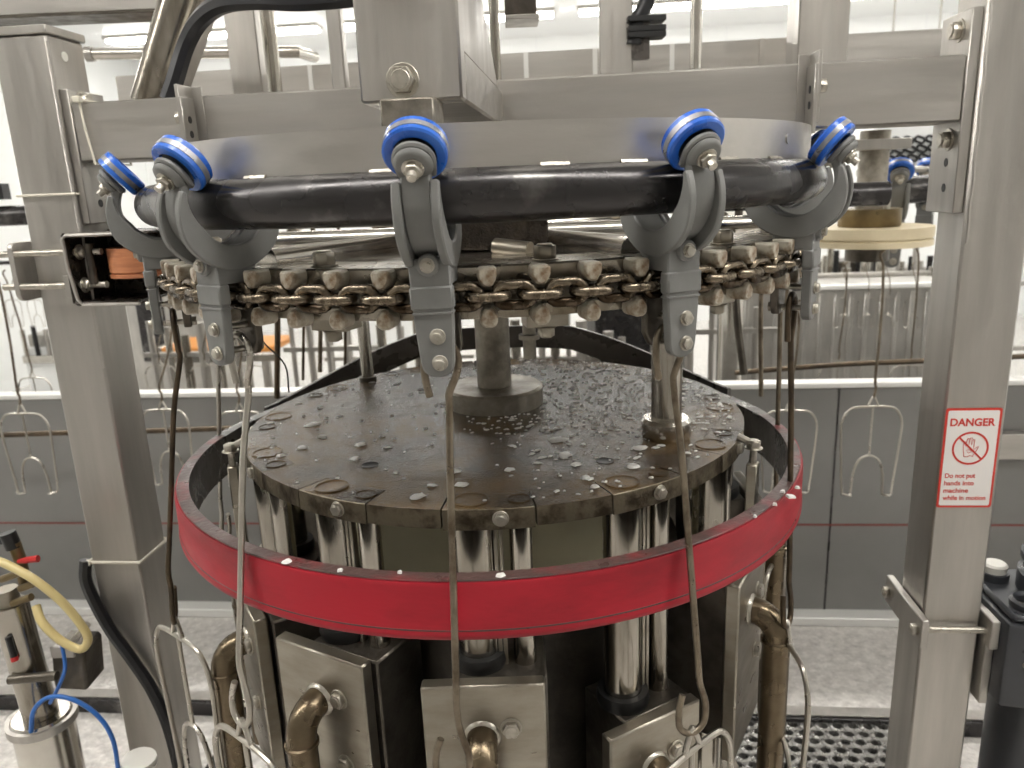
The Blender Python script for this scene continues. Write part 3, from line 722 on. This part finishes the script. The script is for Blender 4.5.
# cable ties
def tie(pts, label, head):
    t = thing('cable_tie', label, 'cable tie', pts[0], 0, None); o = Vector(pts[0])
    MB().tube([Vector(p)-o for p in pts], .0035 if 'thick' in label else .0022, 8).build('strap', TIE, t)
    h = Vector(head)-o; MB().box(-.006, .006, -.006, .006, -.005, .005, Tr(*h)).build('tie_head', TIE, t, .001)
def wrap(z, slope=0, e=.004):
    return [fr(-.1-e, -e, z), fr(0+e, -e, z+slope), fr(e, .1+e, z+slope), fr(-.1-e, .1+e, z), fr(-.1-e, -e, z)]
tie(wrap(.905), 'thick pale cable tie round the lower left post', fr(-.103, -.006, .905))
tie(wrap(1.615, 0), 'thin cable tie round the left post below the beam end', fr(-.1, .106, 1.615))
ub = .035
tie([fr(ub, .006, 1.77), fr(ub+.004, .004, 1.72), fr(ub+.012, .004, 1.664), fr(ub+.012, .114, 1.664), fr(ub, .114, 1.77), fr(ub, .006, 1.77)], 'pale cable tie looped over the left end of the cross beam', fr(ub, .002, 1.770))

# ------------------------------------------------------------------ hoses
rod_thing([fr(-.108, -.004, .91), fr(-.112, -.010, .87), fr(-.10, -.012, .82), fr(-.075, -.016, .76), fr(-.04, -.02, .70), fr(-.005, -.02, .62), fr(.02, -.025, .52), fr(.03, -.03, .35)], .012, BLKH,
          'thick black hose strapped down the lower left post', 'hose', 'black_hose')
YV = 1.55
def pp(*l): return [px(x, y, d) for x, y, d in l]
rod_thing(pp((168, 100, 1.42), (175, 80, 1.42), (186, 45, 1.42), (200, 20, 1.40), (222, 4, 1.36), (255, 0, 1.32), (300, 1, 1.28), (350, -3, 1.25), (420, -12, 1.2)), .0155, BLKH, 'black hose running over the slanted pipe to the hanger box', 'hose', 'black_hose')
# slanted big pipe
t = thing('slanted_pipe', 'large slanted stainless pipe with an angle bar beside it, top left', 'pipe', px(152, 105, 1.62))
o = px(152, 105, 1.62)
MB().cyl((0, 0, 0), px(192, -30, 1.60)-o, .041, 32).build('pipe', ROD, t)
MB().tube([px(178, 98, 1.64)-o, px(222, -25, 1.64)-o], .016, 4).build('angle_bar', STEEL, t)
t = thing('overhead_pipe', 'horizontal pale pipe high behind the slanted pipe', 'pipe', px(90, 54, 2.3))
o = px(90, 54, 2.3)
MB().tube([Vector((0, 0, 0)), px(235, 52, 2.3)-o, px(298, 52, 2.3)-o, px(314, 57, 2.42)-o], .016, 14).build('pipe', POLISH, t)
MB().cyl((-.01, 0, 0), (.01, 0, 0), .02, 14).build('coupling', STEEL, t)
t = thing('roof_beam', 'stainless beam crossing high above the left post', 'beam', px(70, 12, 1.75))
o = px(70, 12, 1.75)
MB().box(-.5, .25, -.04, .04, -.01, .06, Rz(PSI) @ Matrix.Rotation(rad(1.2), 4, 'Y')).build('beam', STEELH, t, .002)
MB().box(-.5, .25, -.045, .045, -.016, -.010, Rz(PSI) @ Matrix.Rotation(rad(1.2), 4, 'Y')).build('flange', BLOCK, t, .001)

# ------------------------------------------------------------------ pneumatic cylinder unit, lower left
YC = 1.30
base = px(38, 700, YC)
t = thing('air_cylinder', 'steel pneumatic cylinder unit with yellow hose at the lower left', 'cylinder', (base.x, YC, base.z))
o = Vector((base.x, YC, base.z))
lean = Vector((-.06, 0, 1)).normalized()
MB().cyl((0, 0, -.03), lean*.21, .031, 28).build('barrel', ROD, t)
MB().lathe([(0, -.36), (.054, -.36), (.054, -.035), (.050, -.030), (.031, -.030), (.031, -.035), (0, -.035)], 36).build('lower_sleeve', POLISH, t)
MB().lathe([(.054, -.05), (.062, -.05), (.062, -.034), (.054, -.034)], 36).build('sleeve_rim', STEEL, t)
MB().cyl(lean*.21, lean*.24, .020, 20).build('rod_gland', PLATE, t)
MB().box(-.004, .060, -.035, .035, .03, .12, Tr(.045, .02, 0) @ Matrix.Rotation(rad(6), 4, 'Y')).build('sensor_block', BLOCK, t, .006)
MB().box(.01, .055, -.038, -.030, .10, .125, Tr(.045, .02, 0)).build('sensor_cap', STEEL, t, .002)
MB().tube([(.09, -.005, .125), (.125, .0, .16)], .006, 8).build('sensor_stem', BOLT, t)
MB().cyl((-.02, -.034, .07), (.07, -.034, .075), .009, 10).build('clevis_pin', BLOCK, t)
MB().tube([(-.004, -.034, .16), (.0, -.036, .12)], .006, 8).build('switch_lever', RUB, t)
MB().cyl((.0, -.036, .12), (.001, -.037, .112), .0065, 8).build('switch_tip', LEVER, t)
v_ = px(20, 560, YC)-o
MB().tube([v_+Vector((0, 0, -.05)), v_+Vector((0, 0, .0)), v_+Vector((-.004, 0, .035))], .011, 12).build('valve_body', BRONZE, t)
MB().cyl(v_+Vector((-.006, 0, .025)), v_+Vector((-.012, 0, .055)), .014, 12).build('elbow_fitting', RUB, t)
MB().tube([v_+Vector((-.03, 0, .04)), v_+Vector((-.008, 0, .042))], .008, 8).build('fitting_arm', RUB, t)
MB().tube([v_+Vector((.005, -.012, .003)), v_+Vector((.022, -.014, .006)), v_+Vector((.043, -.014, .008))], .006, 8, rs=[.004, .0062, .0068]).build('valve_lever', LEVER, t, label='red valve lever')
for dx, dz in ((-.01, .02), (.02, .0), (.0, -.03)):
    MB().cyl(v_+Vector((dx-.02, -.015, dz-.05)), v_+Vector((dx+.02, -.02, dz-.035)), .007, 10).build('fitting', BRONZE, t)
def rel(l): return [Vector(p)-o for p in l]
MB().tube(smooth_path(rel(pp((-4, 560, 1.28), (10, 566, 1.27), (35, 580, 1.26), (62, 602, 1.26), (82, 626, 1.26), (88, 640, 1.26), (80, 649, 1.26), (60, 640, 1.26), (42, 622, 1.265), (36, 606, 1.28))), 6), .0078, 12).build('yellow_hose', YEL, t)
MB().tube(smooth_path(rel(pp((31, 732, 1.24), (34, 710, 1.24), (50, 697, 1.24), (74, 700, 1.24), (98, 716, 1.24), (113, 740, 1.24), (119, 775, 1.24))), 6), .0042, 10).build('blue_tube', BLUH, t)
MB().tube(smooth_path(rel(pp((62, 645, 1.26), (65, 668, 1.255), (58, 688, 1.255), (50, 703, 1.26))), 5), .0035, 8).build('blue_tube', BLUH, t)
t = thing('white_bung', 'round white plastic cap standing by the foot of the left post', 'cap', px(139, 760, 1.26))
MB().lathe([(0, -.12), (.020, -.12), (.020, -.012), (.031, -.012), (.033, -.006), (.031, .004), (.02, .006), (0, .006)], 32, Matrix.Rotation(rad(6), 4, 'Y')).build('cap', WHITE, t)
MB().cyl((0, 0, -.6), (0, 0, -.12), .018, 16).build('stem', STEEL, t)

# ------------------------------------------------------------------ motor, lower right
b = fr(1.70, .03, .60)
t = thing('gear_motor', 'charcoal gear motor beside the right post at the frame edge', 'motor', b, PSI)
MB().prism([(-.085, -.085), (.14, -.12), (.14, .12), (-.085, .09)], .06, .225, 'z').build('gearbox', MOTOR, t, .008, seg=2)
MB().prism([(-.078, -.08), (.135, -.115), (.135, .11), (-.078, .085)], .225, .240, 'z').build('gearbox_lid', MOTOR, t, .006)
MB().lathe([(.020, .240), (.030, .240), (.032, .252), (.026, .256), (.020, .250)], 28, Tr(-.035, -.048, 0)).build('breather_ring', MOTOR, t)
MB().lathe([(0, .2405), (.02, .2405), (.02, .2415), (0, .2415)], 20, Tr(-.035, -.048, 0)).build('breather_hole', RUB, t)
MB().lathe([(0, .24), (.082, .24), (.082, .275), (.074, .28), (.072, .38), (.056, .405), (.05, .46), (.03, .475), (0, .475)], 40, Tr(.058, .0, 0)).build('motor_body', MOTOR, t)
MB().lathe([(.072, .30), (.080, .30), (.080, .312), (.072, .312)], 40, Tr(.058, .0, 0)).build('motor_flange', MOTOR, t)
MB().lathe([(0, -.6), (.078, -.6), (.078, .06), (0, .06)], 40, Tr(.03, 0, 0)).build('output_column', MOTOR, t)
MB().lathe([(0, .245), (.02, .245), (.022, .268), (.018, .272), (0, .272)], 20, Tr(-.045, .055, 0)).build('filler_cap', WHITE, t, label='pale filler cap')
MB().cyl((-.045, .055, .24), (-.045, .055, .255), .026, 18).build('filler_neck', MOTOR, t)
MB().box(-.1, -.085, -.05, .06, .04, .215).build('mounting_plate', STEEL, t, .002)
hexhead(MB(), (-.05, -.087, .15), (0, -1, 0), .007, .006).build('bolt', BOLT, t)

# ------------------------------------------------------------------ trough and floor pieces
TV = 1.32
t = fthing('drip_trough', 'long dark grey trough wall with pale lip behind the carousel', 'trough', .75, TV)
MB().box(-3.6, 3.6, 0, .03, .035, .885).build('trough_wall', TROUGH, t, .002)
MB().box(-3.6, 3.6, -.012, .05, .885, .903).build('lip', LIP, t, .003)
MB().box(-3.6, 3.6, -.003, 0, .372, .378).build('marker_line', REDL, t)
MB().box(-3.6, 3.6, -.06, .03, 0, .035).build('foot_rail', LIP, t, .004)
for x in (-1.75, 1.0): MB().box(x-.003, x+.003, -.002, 0, .035, .885).build('sheet_seam', DARKT, t)
MB().box(-3.6, 3.6, .03, .9, .05, .08).build('trough_floor', TROUGH, t)
t = fthing('floor_gutter_rail', 'grey channel rail lying on the wet floor', 'rail', .75, .72)
MB().box(-3.2, 3.2, -.03, .03, 0, .05).build('rail', DARKT, t, .003)
MB().box(-3.2, 3.2, -.02, .02, .05, .056).build('rail_top', STEEL, t, .001)
for x, m_ in ((-.93, 'a'), (2.05, 'b')):
    MB().box(x-.02, x+.02, -.85, -.03, .01, .045).build('cross_rail', DARKT, t, .003)
# perforated grating
gm = MB(); p0 = pz(845, 745, .03); pit = .042; u_, v_ = to_fr(p0)
def cell(cx_, cy_, s, r, z):
    n = 8; k = []
    sq = [(s, 0), (s, s), (0, s), (-s, s), (-s, 0), (-s, -s), (0, -s), (s, -s)]
    out = [(cx_+a, cy_+b, z) for a, b in sq]; inn = [(cx_+r*math.cos(rad(45*i)), cy_+r*.8*math.sin(rad(45*i)), z+.004) for i in range(n)]
    low = [(p[0], p[1], z-.02) for p in inn]
    gm.add(out+inn+low, [(i, (i+1) % n, n+(i+1) % n, n+i) for i in range(n)] + [(n+i, n+(i+1) % n, 2*n+(i+1) % n, 2*n+i) for i in range(n)])
for i in range(-13, 6):
    for j in range(-8, 3): cell(i*pit+(pit/2 if j % 2 else 0), j*pit*.8, pit/2, pit*.36, 0)
t = fthing('floor_grating', 'perforated metal grating on the floor behind the right shackle', 'grating', u_, v_, .035)
gm.build('grating', MATM, t, smooth=False)
MB().box(-.57, .25, -.29, .09, -.034, -.021).build('dark_sump', RUB, t)
# brace pipe and guide bars
def bar(l, r, m, label, cat='rail', name='guide_bar'): return rod_thing(l, r, m, label, cat, name)
bar(pp((-60, 437, 2.62), (60, 433, 2.62), (150, 431, 2.62), (240, 428, 2.62), (330, 426, 2.62)), .010, RUSTW, 'dark horizontal guide bar in front of the trough on the left')
fb = fthing('far_rail', 'thin rail carrying the three small far shackles', 'rail', *pfv(30, 262, 3.2))
MB().tube([(-.5, 0, 0), (.3, 0, 0)], .012, 8).build('rail', DARKT, fb)
for x in (-.45, .25): MB().cyl((x, 0, 0), (x, 0, H-pfv(30, 262, 3.2)[2]), .008, 8).build('drop_rod', STEEL, fb)
bar(pp((735, 373, 2.75), (770, 370, 2.75), (850, 364, 2.7), (925, 361, 2.65), (1030, 356, 2.6)), .010, RUSTW, 'dark guide bar above the trough lip on the right')
t = fthing('wall_rail', 'pale steel rail on the trough wall right of the danger sign', 'rail', *pfv(1030, 445, TV-.03))
MB().box(-.12, .6, -.02, .02, -.045, .045).build('rail', STEELH, t, .002)
MB().box(.1, .14, .0, .03, -.04, .04).build('standoff', STEEL, t)

# ------------------------------------------------------------------ background shackles
FS = wire_shackle(.0038, .175, .285, 6)
def far_shackle(x, y, v, label, top=None, sc=1.0, bent=0, rz=0):
    u, v, z = pfv(x, y, v); t = fthing('hanging_shackle', label, 'shackle', u, v, z, 'shackles on the far line')
    T = Rz(rz) @ Matrix.Scale(sc, 4)
    for nm, m in zip(('outer_wire', 'inner_arch', 'centre_rod', 'top_eye'), FS): link(nm, m, WIREB if sc > .8 else POLISH, t, T=T)
    uu, vv, zz = pfv(*(top or (x, y-150)), v)
    P = [(0, 0, .03*sc), (.004, 0, .06*sc), (0, 0, .09*sc), ((uu-u)*.5+.004, 0, (zz-z)*.5), (uu-u, 0, zz-z-.06), (uu-u-.012, 0, zz-z-.015), (uu-u, 0, zz-z)]
    MB().tube(smooth_path(P, 4), .0042*sc, 7).build('hanger_rod', WIRE, t)
far_shackle(22, 414, 1.02, 'bright wire shackle hanging before the trough left of the left post', (-5, 265))
far_shackle(33, 378, 1.55, 'smaller shackle hanging behind the trough at the left edge', (5, 270), .8)
far_shackle(163, 410, 1.10, 'wire shackle before the trough just right of the left post', (170, 300), .95)
far_shackle(240, 412, 1.10, 'wire shackle before the trough half hidden by the red band', (240, 300), .95)
far_shackle(873, 407, 1.02, 'wire shackle before the trough left of the danger sign', (885, 250), 1.0)
far_shackle(790, 411, 1.06, 'wire shackle before the trough behind the rightmost hanger', (800, 300), .95)
far_shackle(838, 366, 2.2, 'far wire shackle above the trough lip, below the cream wheel', (848, 262), .95)
far_shackle(910, 366, 2.2, 'far wire shackle above the trough lip, beside the right post', (920, 245), .95)
for i, x in enumerate((160, 205, 250)): far_shackle(x, 366, 2.1, ('far wire shackle seen just right of the left post', 'far wire shackle below the orange belt', 'far wire shackle right of the orange belt middle')[i], (x, 300), .9)
for i, x in enumerate((12, 34, 52)): far_shackle(x, 300, 3.2, 'small far shackle against the white wall, %s of three' % ('leftmost', 'middle', 'rightmost')[i], (x, 262), .6)
for i, x in enumerate((845, 868, 889, 915)): far_shackle(x, 298, 2.84, 'tiny far shackle in the row on the steel vat, %s' % ('leftmost', 'second', 'third', 'rightmost')[i], (x, 262), .55)
# ------------------------------------------------------------------ far right idler wheel and track
C_ = px(868, 235, 2.35)
t = thing('idler_wheel', 'cream plastic idler wheel with bronze hub seen between trolley and right post', 'sprocket', C_)
MB().lathe([(0, -.028), (.178, -.028), (.178, -.012), (.172, -.008), (.178, -.004), (.178, .026), (0, .026)], 56).build('wheel_disc', CREAM, t)
MB().lathe([(0, .026), (.085, .026), (.088, .03), (.088, .078), (0, .078)], 36).build('hub', BRONZE, t)
MB().lathe([(0, -.075), (.062, -.075), (.062, -.028), (0, -.028)], 30).build('lower_hub', BLOCK, t)
MB().cyl((0, 0, .078), (0, 0, .30), .042, 24).build('shaft_housing', COLM, t)
MB().box(-.085, .085, -.05, .05, .245, .275).build('housing_flange', STEEL, t, .002)
MB().cyl((.02, -.06, .078), (.02, -.06, .12), .010, 12).build('grease_nipple', BOLT, t)
t = thing('far_track', 'dark far track tube behind the right post', 'track', px(905, 190, 2.7))
o = px(905, 190, 2.7)
MB().tube([px(868, 193, 2.75)-o, px(905, 190, 2.7)-o, px(960, 187, 2.65)-o, px(1040, 183, 2.6)-o], .046, 16).build('track_tube', DARKT, t)
MB().tube([px(868, 193, 2.8)-o+Vector((0, .1, .07)), px(1040, 183, 2.7)-o+Vector((0, .1, .07))], .012, 8).build('web_plate', STEEL, t)
t = thing('far_track', 'dark far track tube left of the left post', 'track', px(10, 216, 2.6))
o = px(10, 216, 2.6)
MB().tube([px(-40, 218, 2.6)-o, px(70, 213, 2.6)-o], .033, 14).build('track_tube', DARKT, t)
MB().box(-.03, .03, -.02, .02, .02, .07, Tr(*(px(0, 206, 2.6)-o))).build('track_clip', RUB, t)
for i, (x, y, Y, s_, lb) in enumerate(((893, 178, 2.55, 1.35, 'far trolley with blue wheel above the cream idler wheel'), (925, 172, 2.9, 1.25, 'far trolley with blue wheel partly hidden by the right post'))):
    o = copy_tree(proto); o.location = px(x+3, y+12, Y+.02); o.rotation_euler = (0, 0, rad(-20-15*i)); o.scale = (s_,)*3; tag(o, lb, 'trolley', 'trolleys on the far track')
# perforated white board with dark chain seen under the beam
u, v, z = pfv(907, 147, 2.6)
t = fthing('white_board', 'white board with dark chain links seen under the right end of the beam', 'board', u, v, z)
MB().box(-.14, .15, 0, .02, -.12, .12).build('board', WALL, t)
for x in (-.1, .1): MB().cyl((x, .01, .12), (x, .01, H-z), .005, 8).build('hanger_wire', STEEL, t)
lk = link_mesh()
for r_ in range(3):
    for c_ in range(5):
        link('dark_link', lk, RUB, t, T=Tr(-.10+c_*.05+r_*.012, -.012, .03-r_*.04) @ Matrix.Rotation(rad(20), 4, 'Y') @ Matrix.Scale(1.1, 4))

# ------------------------------------------------------------------ far equipment
def vat(u, v, w, d, z0, z1, label, m=FARS, legs=True, ribs=0):
    t = fthing('steel_vat', label, 'vat', u, v)
    MB().box(-w, w, 0, d, z0, z1).build('tank', m, t, .006)
    MB().box(-w-.02, w+.02, -.02, .02, z1, z1+.025).build('rim', LIP, t, .004)
    MB().box(-w-.02, w+.02, d-.02, d+.02, z1, z1+.025).build('rim', STEEL, t, .004)
    for i in range(ribs):
        x = -w+(i+.5)*2*w/ribs; MB().box(x-.012, x+.012, -.012, 0, z0+.03, z1-.02).build('rib', m, t, .004)
    for x in (-w+.05, w-.05): MB().box(x-.025, x+.025, .02, .07, 0, z0).build('leg', STEEL, t)
    return t
u, v, z = pfv(815, 290, 2.9)
vat(u+.15, 2.9, .62, .5, .45, z, 'ribbed stainless vat behind the rightmost trolley', ribs=16)
def machine(x, y, v, w, h, label, parts):
    u, v, z = pfv(x, y, v); t = fthing('far_machine', label, 'machine', u, v, 0)
    for nm, m, b_ in parts: MB().box(*[c for c in b_]).build(nm, m, t, .006)
    return t, u, z
def pipe_rack(x, y, v, label, n, dx, h, m=POLISH):
    u, v, z = pfv(x, y, v); t = fthing('pipe_rack', label, 'pipes', u, v, 0)
    MB().box(-.05, n*dx, -.02, .02, z-h*.35, z-h*.3).build('rail', STEEL, t)
    MB().box(-.05, n*dx, -.02, .02, z-h*1.15, z-h*1.1).build('rail', STEEL, t)
    for i in range(n): MB().cyl((i*dx, 0, 0), (i*dx, 0, z+random.uniform(-.05, .1)), random.uniform(.012, .03), 12).build('pipe', random.choice((m, ROD, STEEL)), t)
    return t
# left machines with orange belt
u, v, z = pfv(215, 352, 3.0)
t = fthing('belt_conveyor', 'far conveyor with orange belt behind the second trolley', 'conveyor', u, v, 0)
MB().box(-.36, .36, 0, .35, z-.01, z+.03).build('belt', ORG, t, .008)
MB().box(-.38, .38, -.02, -.0, z-.06, z-.015).build('side_rail', POLISH, t, .002)
for x in (-.3, 0, .3): MB().box(x-.02, x+.02, 0, .04, 0, z-.06).build('leg', STEEL, t)
MB().cyl((-.36, 0, z+.01), (-.36, .35, z+.01), .03, 16).build('end_roller', POLISH, t)
pipe_rack(150, 330, 2.4, 'rack of steel pipes right behind the left post', 6, .09, .4)
pipe_rack(290, 320, 2.7, 'rack of pale pipes behind the thick dark rod', 9, .10, .5)
pipe_rack(330, 335, 3.6, 'far row of pipes behind the slim column', 8, .12, .5, STEEL)
pipe_rack(515, 330, 2.4, 'upright tubes visible behind the wet deck', 9, .065, .45)
pipe_rack(830, 262, 3.6, 'rack of pipes above the ribbed vat', 12, .10, .5)
pipe_rack(690, 300, 2.6, 'rack of tubes right of the collared column', 4, .11, .5)
t, u, z = machine(170, 330, 3.7, 1, 1, 'grey cabinet machine behind the orange belt', [('cabinet', FARS, (-.3, .3, 0, .5, 0, 1.15)), ('hood', STEEL, (-.34, .34, -.05, .5, 1.15, 1.22)), ('door', DARKT, (-.22, -.02, -.01, 0, .5, 1.0)), ('door', STEEL, (.02, .22, -.01, 0, .5, 1.0))])
t, u, z = machine(275, 330, 4.6, 1, 1, 'stainless frame machine far behind the thick dark rod', [('post', STEEL, (-.3, -.25, 0, .05, 0, 1.5)), ('post', STEEL, (.25, .3, 0, .05, 0, 1.5)), ('shelf', POLISH, (-.3, .3, 0, .4, 1.1, 1.14)), ('shelf', STEEL, (-.3, .3, 0, .4, .8, .84)), ('motor_box', DARKT, (-.15, .1, .05, .3, 1.14, 1.3))])
t, u, z = machine(735, 320, 3.6, 1, 1, 'white control cabinet seen right of the collared column', [('cabinet', WALL, (-.13, .13, 0, .3, .95, 1.5)), ('door', WHITE, (-.11, .11, -.012, 0, .98, 1.47)), ('stand', STEEL, (-.1, .1, .05, .25, 0, .95))])
t, u, z = machine(405, 332, 4.4, 1, 1, 'blue crate on a white stand behind the centre trolley', [('stand', WALL, (-.3, .3, 0, .4, 0, 1.02)), ('crate', BLUP, (-.02, .25, -.05, .3, 1.02, 1.16)), ('crate_rim', BLUP, (-.03, .26, -.06, .31, 1.14, 1.17))])
t, u, z = machine(650, 340, 2.9, 1, 1, 'dark grey machine housing behind the arched guard', [('housing', TROUGH, (-.35, .2, 0, .4, 0, 1.12)), ('lid', STEEL, (-.36, .21, -.02, .42, 1.12, 1.15)), ('panel', DARKT, (-.3, .0, -.01, 0, .5, 1.0))])
u, v, z = pfv(730, 340, 2.3)
t = fthing('round_tank', 'pale round tank beyond the slanting dark rod', 'tank', u, v, 0)
MB().lathe([(0, .3), (.06, .3), (.06, 1.16), (.05, 1.2), (0, 1.2)], 30).build('tank_body', POLISH, t)
MB().cyl((0, 0, 0), (0, 0, .3), .03, 12).build('stand', STEEL, t)
for i, (x, y, v, w_, d_, lb) in enumerate(((842, 262, 4.0, .16, .3, 'dark boxy machine just above the ribbed vat, left'), (880, 258, 4.7, .12, .3, 'steel machine head above the ribbed vat, middle'),
        (915, 268, 4.0, .13, .3, 'grey machine head above the ribbed vat, beside the right post'), (45, 335, 4.4, .22, .3, 'low pale machine by the wall at the left edge'))):
    u, v, z = pfv(x, y, v); t = fthing('far_machine', lb, 'machine', u, v, 0)
    MB().box(-w_, w_, 0, d_, 0, z-.1).build('housing', (TROUGH, FARS, TROUGH, WALL)[i], t, .01)
    MB().box(-w_*.8, w_*.7, .02, d_*.9, z-.1, z).build('head', (BLOCK, STEEL, STEEL, FARS)[i], t, .01)
    for k in range(4):
        a_ = -w_*.75+k*w_*.45; MB().cyl((a_, -.03, z-.16), (a_, -.03, z+.05+.03*(k % 2)), .018, 10).build('pipe', (POLISH, RUB, STEEL, DARKT)[k], t)
    MB().box(-w_*.9, w_*.9, -.05, -.01, z-.22, z-.16).build('manifold', POLISH, t, .004)
# far chain line across the gap under the track
t = fthing('far_chain', 'far chain line glimpsed between track tube and chain wheel', 'chain', *pfv(575, 226, RV-.01))
for k in range(-16, 8):
    link('link', lm, BLOCK, t, T=Tr(k*.03, 0, 0) @ Matrix.Scale(1.3, 4) @ (Matrix.Rotation(rad(90), 4, 'X') if k % 2 else Matrix.Identity(4)))
